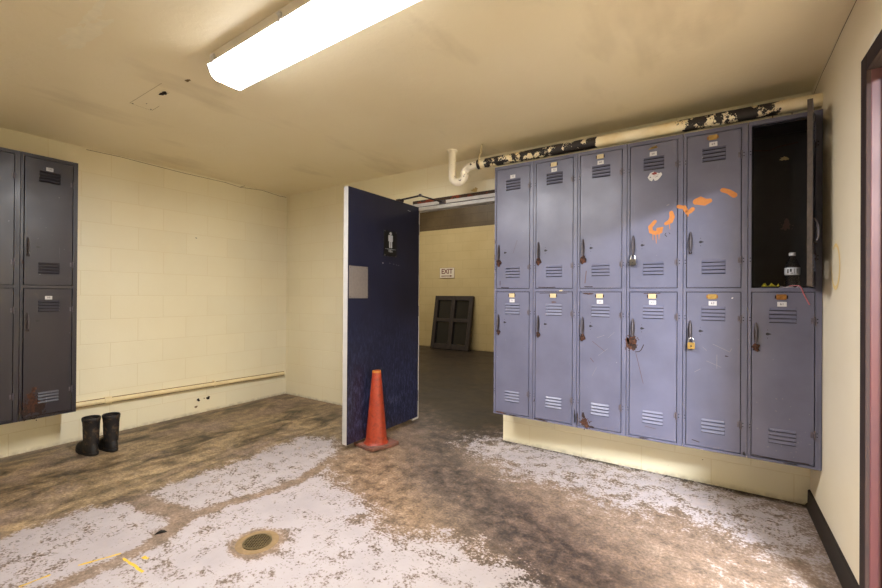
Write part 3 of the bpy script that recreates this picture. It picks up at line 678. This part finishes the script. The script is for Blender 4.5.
def k4l(m, f):
    m.blotch((.03, .595), .03, .036, 'rust', f, 37, 44, 26); m.blotch((.045, .58), .016, .022, 'rust_dark', f, 38, 24, 8)
    m.stroke([(.053, .542), (.075, .546), (.087, .559), (.100, .590)], .0045, 'rust_dark', f, 6); m.stroke([(.056, .534), (.064, .5), (.099, .347)], .003, 'scratch', f, 6); m.stroke([(.1, .91), (.19, .913)], .004, 'rust', f, 6); m.stroke([(.11, .085), (.17, .078)], .003, 'scratch', f, 6)
def k5t(m, f):
    m.stroke([(.021, 1.393), (.035, 1.398), (.047, 1.410)], .024, 'spray', f); m.stroke([(.024, 1.392), (.024, 1.372)], .008, 'spray', f, 8)
    m.stroke([(.066, 1.452), (.084, 1.456), (.111, 1.444), (.131, 1.450)], [.036, .05, .04, .026], 'spray', f); m.stroke([(.196, 1.503), (.222, 1.491), (.248, 1.468)], [.026, .026, .03], 'spray', f)
def k5l(m, f):
    for a, b in (((.1, .6), (.12, .58)), ((.12, .52), (.19, .49)), ((.17, .48), (.17, .56)), ((.06, .45), (.09, .47)), ((.15, .62), (.23, .58)), ((.23, .58), (.24, .6))): m.stroke([a, b], .0022, 'scratch_light', f, 6)
    m.blotch((.215, .555), .008, .004, 'rust_dark', f, 41, 12, 2); m.stroke([(.05, .05), (.085, .042)], .005, 'rust_dark', f, 6)
    m.stroke([(.24, .885), (.243, .887)], .006, 'sticker', f, 6)
def k6l(m, f):
    rnd = random.Random(5)
    for _ in range(26):
        u, v = rnd.uniform(.04, .27), rnd.betavariate(1.2, 3) * .55 + .03; m.stroke([(u, v), (u + rnd.uniform(0, .006), v + rnd.uniform(-.004, .004))], rnd.uniform(.0015, .004), 'scratch_light', f, 6)
    m.stroke([(.025, .024), (.1, .021), (.26, .023)], .004, 'rust_dark', f, 6)
def k6o(m, f): m.blotch((.035, .985), .012, .03, 'rust', f, 43, 24, 6)
def kB(m, f):
    m.blotch((.075, .085), .05, .06, 'rust_dark', f, 51, 50, 40); m.blotch((.07, .10), .032, .045, 'rust', f, 52, 40, 20); m.blotch((.06, .16), .022, .03, 'rust', f, 53, 30, 24); m.stroke([(.04, .025), (.26, .022)], .006, 'rust_dark', f, 6)
    m.blotch((.075, .21), .014, .016, 'rust', f, 54, 20, 20)
# marks on the frames
def b1(m): m.blotch((.06, .012), .045, .006, 'rust', fr, 61, 24, 8); m.blotch((.16, .006), .04, .004, 'rust_dark', fr, 62, 20, 6); m.blotch((.006, 1.3), .003, .02, 'rust_dark', fr, 63, 14, 3); m.stroke([(.006, 1.2), (.007, 1.16)], .004, 'rust_dark', fr, 6)
def b2(m): m.blotch((.06, .01), .05, .006, 'rust_dark', fr, 64, 24, 6); m.blotch((.3, .07), .006, .05, 'ink', fr, 65, 24, 3); m.blotch((.012, .14), .004, .012, 'rust_dark', fr, 66, 14, 3); m.blotch((.2, .929), .012, .005, 'cream_plate', fr, 67, 16, 0)
def b3_(m): m.blotch((.006, .06), .005, .04, 'rust_dark', fr, 68, 24, 4)
def b4(m): m.blotch((.006, .6), .012, .03, 'rust', fr, 69, 30, 14); m.stroke([(.286, 1.434), (.303, 1.428)], .022, 'spray', fr); m.blotch((.1, .008), .03, .004, 'rust_dark', fr, 70, 20, 4)
def b5(m): m.stroke([(.004, 1.427), (.013, 1.405)], .022, 'spray', fr); m.blotch((.298, .02), .005, .015, 'ink', fr, 71, 16, 2)
def b6(m):
    m.blotch((.19, .008), .03, .004, 'ink', fr, 72, 20, 4)
    bk = lambda u, v, d=0: (u, LD - .006 - d, v)
    m.blotch((.19, 1.715), .017, .013, 'cream_plate', bk, 73, 20, 4); m.stroke([(.03, 1.79), (.12, 1.775), (.16, 1.79), (.25, 1.80)], .005, 'rust', bk, 6)  # cream spot paints a bright glow on the back panel
    m.blotch((.2, 1.32), .02, .03, 'scratch', bk, 74, 20, 12)
base = lambda i: (ux[i], 2.863, LZ)
L1 = unit(base(0), 0, 'blue-grey two-tier locker at the doorway end, beside the passage', 1, dict(num='72', hasp=.026, marks=k1t), dict(plate='cream_plate', num='71', hasp=.02, marks=k1l), GR, bmarks=b1)
L2 = unit(base(1), 0, 'blue-grey two-tier locker second from the doorway, lower number sticker missing', 2, dict(plate='cream_plate', num='70', hasp=.026, marks=k2t), dict(plate='cream_plate', hasp=.02, marks=k2l), GR, bmarks=b2)
L3 = unit(base(2), 0, 'blue-grey two-tier locker with a big rust patch at its lower left corner, third from doorway', 3, dict(plate='cream_plate', num='68', hasp=.028, marks=k3t), dict(plate='cream_plate', num='67', hasp=.024, marks=k3l), GR, bmarks=b3_)
L4 = unit(base(3), 0, 'blue-grey two-tier locker with a red and white sticker and orange C-shaped spray paint', 4, dict(plate='half', num='66', marks=k4t), dict(plate='cream_plate', num='65', hasp=.03, marks=k4l), GR, bmarks=b4)
L5 = unit(base(4), 0, 'blue-grey two-tier locker with orange spray blobs above and a brass padlock below', 5, dict(plate='brass', num='64', marks=k5t), dict(plate='brass', num='63', marks=k5l), GR, bmarks=b5)
L6 = unit(base(5), 0, 'blue-grey two-tier locker with its upper door hanging open, against the right wall', 6, dict(edge='door_edge_rust', num='62', marks=k6o), dict(plate='brass_dark', num='61', hasp=.022, marks=k6l), GR, tang=79.5, bmarks=b6)
# torn sticker on the fourth locker
m = MB(); st = lambda u, v: (u - U1, -.0022, v - TOPD[0])
m.poly([st(*p) for p in ((.118, 1.632), (.128, 1.615), (.142, 1.606), (.150, 1.622), (.158, 1.606), (.172, 1.609), (.186, 1.622), (.198, 1.640), (.192, 1.654), (.180, 1.650), (.170, 1.655), (.150, 1.664), (.132, 1.658))], 'sticker')
s4 = lambda u, v, d=0: (u - U1, -.0028 - d, v - TOPD[0])
m.poly([s4(*p) for p in ((.138, 1.652), (.150, 1.644), (.168, 1.646), (.170, 1.654), (.155, 1.662))], 'red_ink'); m.stroke([(.132, 1.632), (.134, 1.632)], .006, 'ink', s4, 6); m.stroke([(.16, 1.628), (.176, 1.634)], .002, 'ink', s4, 6); m.stroke([(.15, 1.636), (.182, 1.645)], .0015, 'scratch', s4, 6)
dr4 = [c for c in L4.children if c.name.startswith('door')][0]
tag(m.build('sticker', dr4, smooth=0), 'torn white sticker with a red patch')
PAINT = 'locker_dark'
# left bank: the unit at the near end is cut by the frame
LA = unit((-3.997, 1.113 - .311 * 2, LZ), PI / 2, 'dark blue-grey two-tier locker at the left edge of the photo', 11, dict(num='102'), dict(num='101'), GL)
LB = unit((-3.997, 1.113 - .311, LZ), PI / 2, 'dark blue-grey two-tier locker beside the boots, badly rusted at its lower door corner', 12, dict(num='100'), dict(num='99', marks=kB), GL, tang=2.0, lang=2.2,
          bmarks=lambda m: (m.blotch((.008, .11), .006, .05, 'rust_dark', fr, 81, 24, 6), m.blotch((.012, 1.1), .005, .014, 'rust', fr, 82, 16, 4)))

def padlock(loc, kind, label):
    r = empty('padlock', loc); tag(r, label, 'padlock')
    m = MB(); w, h_, d = .038, .034, .018
    m.rings([[(w / 2 * sx * c, y, z) for sx, z in ((-1, -h_), (-.98, -.004), (-.85, 0), (.85, 0), (.98, -.004), (1, -h_), (.8, -h_ - .004), (-.8, -h_ - .004))] for y, c in ((-d / 2 - .0, .94), (-d / 2 + .002, 1), (d / 2 - .002, 1), (d / 2, .94))], kind)
    m.build('lock_body', r, bevel=.001)
    m = MB(); m.tube([(-.012, 0, -.004), (-.012, 0, .014)] + [(.012 * -math.cos(a), 0, .014 + .013 * math.sin(a)) for a in (PI * j / 8 for j in range(1, 8))] + [(.012, 0, .014), (.012, 0, -.004)], .0034, 'steel', 8); m.build('shackle', r)
    m = MB(); m.disc((0, -d / 2 - .0006, -h_ * .6), .005, (0, -1, 0), 'ink', 10); m.build('keyhole', r, smooth=0)
    return r
padlock((ux[3] + .038, 2.841, LZ + .947 + .178), 'lock_body', 'silver padlock on the handle of the locker with the red and white sticker')
padlock((ux[4] + .044, 2.841, LZ + .624), 'brass', 'brass padlock on the lower door under the orange spray blobs')

# things in the open locker
SZ = LZ + .9355
r = empty('water_bottle', (.366, 2.945, SZ)); tag(r, 'clear plastic drink bottle with a white label standing in the open locker', 'bottle')
m = MB(); m.lathe([(.026, 0), (.031, .004), (.0325, .012), (.030, .03), (.0325, .045), (.030, .06), (.0325, .076), (.0325, .112), (.031, .128), (.022, .155), (.0125, .174), (.012, .188)], 'clear', n=32); m.build('bottle_body', r, smooth=60)
m = MB(); m.lathe([(.033, .080), (.0334, .081), (.0334, .117), (.033, .118)], 'label', n=32, cap0=False, cap1=False)
for a0, a1, z0, z1 in ((-2.35, -2.15, .088, .11), (-2.0, -1.75, .095, .112), (-1.45, -1.0, .086, .112), (-1.9, -1.6, .086, .09)):
    m.poly([(.0338 * math.cos(a0), .0338 * math.sin(a0), z0), (.0338 * math.cos(a1), .0338 * math.sin(a1), z0), (.0338 * math.cos(a1), .0338 * math.sin(a1), z1), (.0338 * math.cos(a0), .0338 * math.sin(a0), z1)], 'ink')
tag(m.build('label', r), 'white paper label')
m = MB(); m.lathe([(.0145, .184), (.015, .186), (.015, .198), (.013, .201)], 'cap', n=24); m.build('cap', r)
m = MB(); rnd = random.Random(3)
R = []
for i in range(9):
    u = i / 8; x = .228 + .078 * u; hh = .006 + .012 * abs(math.sin(u * 7.5)) ; R.append([(x + rnd.uniform(-.003, .003), 2.925 + (.02 + rnd.uniform(0, .006)) * math.cos(a) , SZ + max(.0006, hh + hh * math.sin(a) * rnd.uniform(.7, 1.1))) for a in (2 * PI * j / 9 for j in range(9))])
m.rings(R, 'yellow_wrap'); tag(m.build('wrapper', smooth=25), 'crumpled yellow wrapper lying in the open locker left of the bottle', 'wrapper')
m = MB(); R = []
for i in range(8):
    u = i / 7; x = .30 + .1 * u; hh = .004 + .007 * abs(math.sin(u * 9)); R.append([(x, 2.893 + (.014 + rnd.uniform(0, .008)) * math.cos(a), SZ + max(.0006, hh + hh * math.sin(a) * rnd.uniform(.6, 1.2))) for a in (2 * PI * j / 8 for j in range(8))])
m.rings(R, 'crumple'); tag(m.build('plastic_bag', smooth=20), 'small crumpled clear plastic in the open locker in front of the bottle', 'plastic bag')
m = MB(); m.tube([(.345, 2.87, SZ + .018), (.372, 2.868, SZ + .0185), (.386, 2.862, SZ + .017), (.393, 2.857, SZ + .004), (.400, 2.8555, SZ - .02), (.412, 2.8555, SZ - .05), (.425, 2.8555, SZ - .082)], .0026, 'pink_cord', 6); tag(m.build('cord'), 'pink and white cord dangling over the shelf edge of the open locker', 'cord')

# ---------------------------------------------------------------- pipes
PY, PZ, PR = 2.905, 2.238, .036
r = empty('drain_pipe', (0, 0, 0)); tag(r, 'peeling cream and black drain pipe with a trap running above the lockers', 'pipe')
xs = np.linspace(-1.53, XR - .001, 50)
m = MB(); rnd = random.Random(9); m.tube([(x, PY, PZ) for x in xs], [PR * (1 + .02 * math.sin(x * 40)) for x in xs], 'pipe', 20); m.build('pipe_run', r)
arc = lambda cx, cz, rad, a0, a1, n=10: [(cx + rad * math.cos(math.radians(a0 + (a1 - a0) * j / n)), PY, cz + rad * math.sin(math.radians(a0 + (a1 - a0) * j / n))) for j in range(n + 1)]
m = MB(); path = [(-1.797, PY, ZC - .001), (-1.797, PY, 2.30)] + arc(-1.735, 2.185, .062, 180, 340, 12) + arc(-1.612, 2.155, .083, 150, 90, 8)[0:] + [(-1.58, PY, PZ), (-1.553, PY, PZ)]
m.tube(path, .031, 'trap', 18); tag(m.build('pipe_trap', r), 'white painted U-shaped trap')
m = MB(); m.tube([(-1.797, PY, ZC - .012), (-1.797, PY, ZC - .0005)], .043, 'trap', 20); m.build('ceiling_flange', r)
m = MB(); m.tube([(-1.555, PY, PZ), (-1.53, PY, PZ)], .0385, 'pipe_black', 20); tag(m.build('coupling', r), 'black pipe joint')
m = MB(); m.tube([(-1.521, PY - .002, ZC - .0005), (-1.525, PY - .01, 2.33), (-1.532, PY - .03, 2.29), (-1.532, PY - .042, PZ), (-1.532, PY, PZ - .041)], .006, 'wire', 8); m.build('hanger', r)

CZ = .296; cz = lambda y: CZ - .021 * (y - 1.24)
r = empty('conduit', (0, 0, 0)); tag(r, 'cream painted conduit pipe running low along the left wall', 'conduit')
m = MB(); ys = np.linspace(1.128, 3.12, 40); m.tube([(XL + .025, y, cz(y)) for y in ys], .024, 'conduit', 14)
m.tube([(XL + .034, y, cz(y) + .021) for y in ys], .0042, 'conduit_rust_shade', 6); m.tube([(XL + .032, y, cz(y) - .022) for y in ys], .0042, 'conduit_rust_shade', 6); m.build('conduit_run', r)  # rust line on top; lower line paints the shadow underneath
m = MB(); m.tube([(XL + .028, 1.375, cz(1.375)), (XL + .028, 1.425, cz(1.425))], .0285, 'conduit', 16); m.build('coupling', r)
for y in (2.3,):
    m = MB(); m.box(XL, XL + .006, y - .01, y + .01, cz(y) - .036, cz(y) + .036, 'conduit'); m.tube([(XL + .026, y - .009, cz(y)), (XL + .026, y + .009, cz(y))], .027, 'conduit', 14); m.build('clamp', r)

# ---------------------------------------------------------------- ceiling light
LX0, LX1 = -2.10, -.87; LYc = 1.172
r = empty('ceiling_light', ((LX0 + LX1) / 2, LYc, ZC), math.radians(-1.3)); tag(r, 'lit fluorescent wraparound light fixture on the ceiling', 'ceiling light')
hl = (LX1 - LX0) / 2
m = MB(); m.box(-hl + .004, hl - .004, -.098, .098, -.049, -.0005, 'lamp_body'); m.box(-hl - .008, hl + .008, -.107, .107, -.0545, -.049, 'lamp_body'); m.build('housing', r, smooth=0, bevel=.002)  # wider lower lip is added to shadow the ceiling beside it
m = MB(); prof = [(-.1, -.0555), (-.099, -.062), (-.085, -.094), (-.072, -.108), (-.06, -.113), (.06, -.113), (.072, -.108), (.085, -.094), (.099, -.062), (.1, -.0555)]

for (y0, z0), (y1, z1) in zip(prof, prof[1:]):   # prismatic sides are dimmer than the flat underside
    m.poly([(-hl, y0, z0), (hl, y0, z0), (hl, y1, z1), (-hl, y1, z1)], 'lamp' if abs(y0 + y1) < .1 else 'lamp_side')

m.build('diffuser', r, smooth=0, merge=True)
for sx in (-1, 1):
    m = MB(); x = sx * hl; m.rings([[(x + sx * d, y * 1.03, -.055 + (z + .055) * 1.04) for y, z in prof] for d in (.0005, .008)], 'lamp_clip'); m.build('end_cap', r)
for sy in (-1, 1):
    for x in (-hl + .055, -.02, hl - .055):
        m = MB(); m.box(x - .006, x + .006, sy * .104 - .006, sy * .104 + .006, -.064, -.02, 'lamp_clip'); m.tube([(x - .01, sy * .108, -.03), (x + .01, sy * .108, -.03)], .006, 'lamp_clip', 8); m.build('clip', r)

# ---------------------------------------------------------------- traffic cone
r = empty('traffic_cone', (-2.24, 2.495, 0), math.radians(-12)); tag(r, 'scuffed orange traffic cone standing against the open navy door', 'cone')
m = MB(); N = 14; top, bot = [], []
h2 = .128
grid = [(-h2 + 2 * h2 * i / N, -h2 + 2 * h2 * j / N) for i in range(N + 1) for j in range(N + 1)]
def curl(x, y): return .004 + .012 * max(0, (x - .03) / .1) ** 2 * max(0, -y / .13 + .2) + .006 * max(0, (y - .05) / .08)
vt = [m.b.verts.new((x, y, .026 + curl(x, y) - .004)) for x, y in grid]; vb = [m.b.verts.new((x, y, .001 + curl(x, y) - .004)) for x, y in grid]
idx = lambda i, j: i * (N + 1) + j
for i in range(N):
    for j in range(N):
        for vv in (vt, vb):
            f = m.b.faces.new([vv[idx(i, j)], vv[idx(i + 1, j)], vv[idx(i + 1, j + 1)], vv[idx(i, j + 1)]]); f.material_index = m.mi('cone_base')
rim = [idx(i, 0) for i in range(N)] + [idx(N, j) for j in range(N)] + [idx(N - i, N) for i in range(N)] + [idx(0, N - j) for j in range(N)]
for a, b in zip(rim, rim[1:] + rim[:1]):
    f = m.b.faces.new([vt[a], vt[b], vb[b], vb[a]]); f.material_index = m.mi('cone_base')
tag(m.build('base', r, bevel=.003), 'grimy square base plate')
m = MB(); m.lathe([(.1, .026), (.091, .034), (.0865, .046), (.084, .06), (.061, .31), (.036, .582), (.033, .594), (.027, .594), (.029, .57)], 'cone', n=36, cap0=False, cap1=False); m.build('cone_body', r, smooth=40)
m = MB(); m.lathe([(.0362, .582), (.0342, .596), (.027, .5965), (.028, .58)], 'cone_tip', n=36, cap0=False, cap1=False); tag(m.build('tip', r, smooth=40), 'yellow-orange rim')

# ---------------------------------------------------------------- rubber boots
def boot(loc, rz, label, seed):
    r = empty('rubber_boot', loc, rz); r.scale = (.88, .9, .94); tag(r, label, 'boot', 'pair of black rubber boots')
    rnd = random.Random(seed); m = MB()
    # toe points along +x; stacked sections run from the toe box back and up the shaft
    secs = []
    for z, x0, x1, w in ((.022, -.075, .19, .047), (.03, -.077, .195, .05), (.05, -.074, .192, .05), (.068, -.068, .178, .047), (.085, -.06, .14, .044), (.105, -.056, .088, .042), (.13, -.057, .062, .043), (.16, -.06, .058, .047), (.195, -.064, .062, .051), (.23, -.068, .066, .054), (.262, -.071, .069, .0565), (.268, -.075, .073, .0605), (.288, -.076, .074, .0615), (.294, -.072, .070, .058)):
        cx, hx = (x0 + x1) / 2, (x1 - x0) / 2; ring = []
        wob = 1 + rnd.uniform(-.015, .015)
        for j in range(28):
            a = 2 * PI * j / 28; c, s_ = math.cos(a), math.sin(a)
            e = .8 if z < .1 else 1
            x = cx + hx * math.copysign(abs(c) ** e, c) * wob; wy = w * (1 if z > .1 else (.84 + .16 * max(0, c) ** .5 if c > 0 else 1 - .14 * -c))
            ring.append((x, wy * math.copysign(abs(s_) ** e, s_) * wob, z + (.004 * math.sin(3 * a + seed) if .1 < z < .26 else 0)))
        secs.append(ring)
    ins = [[(x * .93, y * .93, zz) for x, y, _ in secs[-1]] for zz in (.292, .2)]; ins.append([(x * .85, y * .85, .08) for x, y, _ in secs[-1]])
    m.rings(secs + ins, 'boot'); m.build('boot_upper', r, smooth=60)
    m = MB(); rs = []
    for z, g in ((0, .96), (.004, 1.0), (.022, 1.02), (.026, .99)):
        ring = []
        for j in range(32):
            a = 2 * PI * j / 32; c, s_ = math.cos(a), math.sin(a)
            x = .058 + .14 * g * math.copysign(abs(c) ** .8, c); wv = .049 if x > .06 else .044
            ring.append((x, wv * g * math.copysign(abs(s_) ** .8, s_), z))
        rs.append(ring)
    m.rings(rs, 'boot_sole'); m.build('sole', r, smooth=60)
    return r
boot((-3.868, 1.165, 0), math.radians(187), 'black rubber boot nearer the left lockers', 2)
boot((-3.84, 1.278, 0), math.radians(184), 'black rubber boot farther from the left lockers', 5)

# ---------------------------------------------------------------- floor drain
r = empty('floor_drain', (-1.837, 1.2, 0)); tag(r, 'round metal drain grate set in the white painted floor', 'drain')
m = MB(); m.lathe([(.098, .0006), (.094, .0022), (.07, .0026), (.066, .001)], 'drain_ring', n=40, cap0=False, cap1=False); m.build('collar', r)
m = MB(); m.lathe([(.066, .0012), (0.0001, .0012)], 'ink', n=30, cap0=False, cap1=False)
m.lathe([(.067, .001), (.067, .0045), (.058, .005), (.0575, .001)], 'drain', n=40, cap0=False, cap1=False)
for k in range(-4, 5):
    o_ = k * .0125; L = math.sqrt(max(0, .059 ** 2 - o_ ** 2))
    m.box(o_ - .0021, o_ + .0021, -L, L, .002, .0046, 'drain'); m.box(-L, L, o_ - .0021, o_ + .0021, .002, .0044, 'drain')
g = m.build('grate', r, rot=(0, 0, .5), smooth=0)
# small dark scrap on the floor
m = MB(); m.rings([[(-2.31 + .028 * (i / 4) * .6, .958 + .034 * (i / 4) + .008 * math.cos(a), .0006 + .006 * (1 + math.sin(a)) * (.4 + math.sin(PI * i / 4))) for a in (2 * PI * j / 8 for j in range(8))] for i in range(5)], 'boot_sole'); tag(m.build('scrap', smooth=40), 'small dark scrap lying on the worn white floor paint', 'scrap')

# ---------------------------------------------------------------- passage: exit sign and leaning sash
m = MB(); m.box(-5.275, -4.88, FY - .012, FY - .0005, 1.595, 1.832, 'exit_white')
e3 = lambda x, y_: (-5.0775 + x, FY - .0135, 1.742 + y_)
m.text('EXIT', .155, 'exit_red', lambda x, y_: e3(x * .95, y_), .018)
m.poly([e3(-.15, -.109), e3(.09, -.109), e3(.09, -.092), e3(-.15, -.092)], 'exit_red'); m.poly([e3(.085, -.122), e3(.15, -.1), e3(.085, -.079)], 'exit_red')
for a, b, c, d in ((-.197, .197, -.147, -.1425), (-.197, .197, .0855, .09), (-.197, -.1925, -.147, .09), (.1925, .197, -.147, .09)): m.poly([e3(a, c), e3(b, c), e3(b, d), e3(a, d)], 'exit_red')
tag(m.build('exit_sign', smooth=0), 'white and red EXIT sign with an arrow on the passage wall', 'sign')
lean = math.atan2(.21, 1.19); SW, SH, ST = .99, 1.208, .075
r = empty('window_sash', (-5.345, 7.735, .0)); r.rotation_euler = (-lean, 0, math.radians(-.5)); tag(r, 'dark wooden four-pane window sash leaning against the passage wall', 'window sash')
m = MB()
for a, b in ((0, .09), (SW / 2 - .05, SW / 2 + .05), (SW - .09, SW)): m.box(a, b, 0, ST, .012, SH, 'dark_wood')
for a, b in ((.012, .13), (.62, .70), (SH - .10, SH)): m.box(.09, SW / 2 - .05, .004, ST - .004, a, b, 'dark_wood'); m.box(SW / 2 + .05, SW - .09, .004, ST - .004, a, b, 'dark_wood')
m.build('sash_frame', r, smooth=0, bevel=.004)
for x0, x1 in ((.09, SW / 2 - .05), (SW / 2 + .05, SW - .09)):
    for z0, z1 in ((.13, .62), (.70, SH - .10)):
        m = MB(); m.box(x0 - .004, x1 + .004, .045, .052, z0 - .004, z1 + .004, 'pane'); m.build('pane', r, smooth=0)

# ---------------------------------------------------------------- light of the passage, world, camera
la = bpy.data.lights.new('passage_lamp', 'AREA'); la.shape = 'RECTANGLE'; la.size = 2.4; la.size_y = .3; la.energy = 12.5; la.color = (1, .93, .8)
lo = bpy.data.objects.new('passage_lamp', la); COL.objects.link(lo); lo.location = (-4.4, 5.9, 3.9)
lb_ = bpy.data.lights.new('next_room_lamp', 'AREA'); lb_.shape = 'RECTANGLE'; lb_.size = .2; lb_.size_y = 1.2; lb_.energy = 100; lb_.color = (.88, .93, 1)
lo2 = bpy.data.objects.new('next_room_lamp', lb_); COL.objects.link(lo2); lo2.location = (1.55, .25, 2.35)
w = bpy.data.worlds.new('world'); S.world = w; w.use_nodes = True
w.node_tree.nodes['Background'].inputs[0].default_value = (.02, .02, .02, 1); w.node_tree.nodes['Background'].inputs[1].default_value = 1

f_px = 414.546
cd = bpy.data.cameras.new('camera'); cam = bpy.data.objects.new('camera', cd); COL.objects.link(cam)
cd.sensor_width = 36; cd.sensor_fit = 'HORIZONTAL'; cd.lens = f_px / 882 * 36; cd.clip_start = .02
yaw, pit, rol = .5791, .0031, .0066
cy, sy, cp, sp_ = math.cos(yaw), math.sin(yaw), math.cos(pit), math.sin(pit)
F = Vector((-sy * cp, cy * cp, sp_)); Rv = Vector((cy, sy, 0)); Uv = Rv.cross(F)
R2 = Rv * math.cos(rol) + Uv * math.sin(rol); U2 = Uv * math.cos(rol) - Rv * math.sin(rol)
cam.matrix_world = Matrix(((R2.x, U2.x, -F.x, 0), (R2.y, U2.y, -F.y, 0), (R2.z, U2.z, -F.z, 1.2), (0, 0, 0, 1)))
S.camera = cam

S.view_settings.view_transform = 'Standard'; S.view_settings.look = 'None'; S.view_settings.gamma = 1; S.view_settings.use_curve_mapping = False
S.view_settings.exposure = 2.75
S.cycles.use_denoising = True
S.cycles.max_bounces = 10; S.cycles.diffuse_bounces = 6; S.cycles.transmission_bounces = 8
S.cycles.sample_clamp_indirect = 6
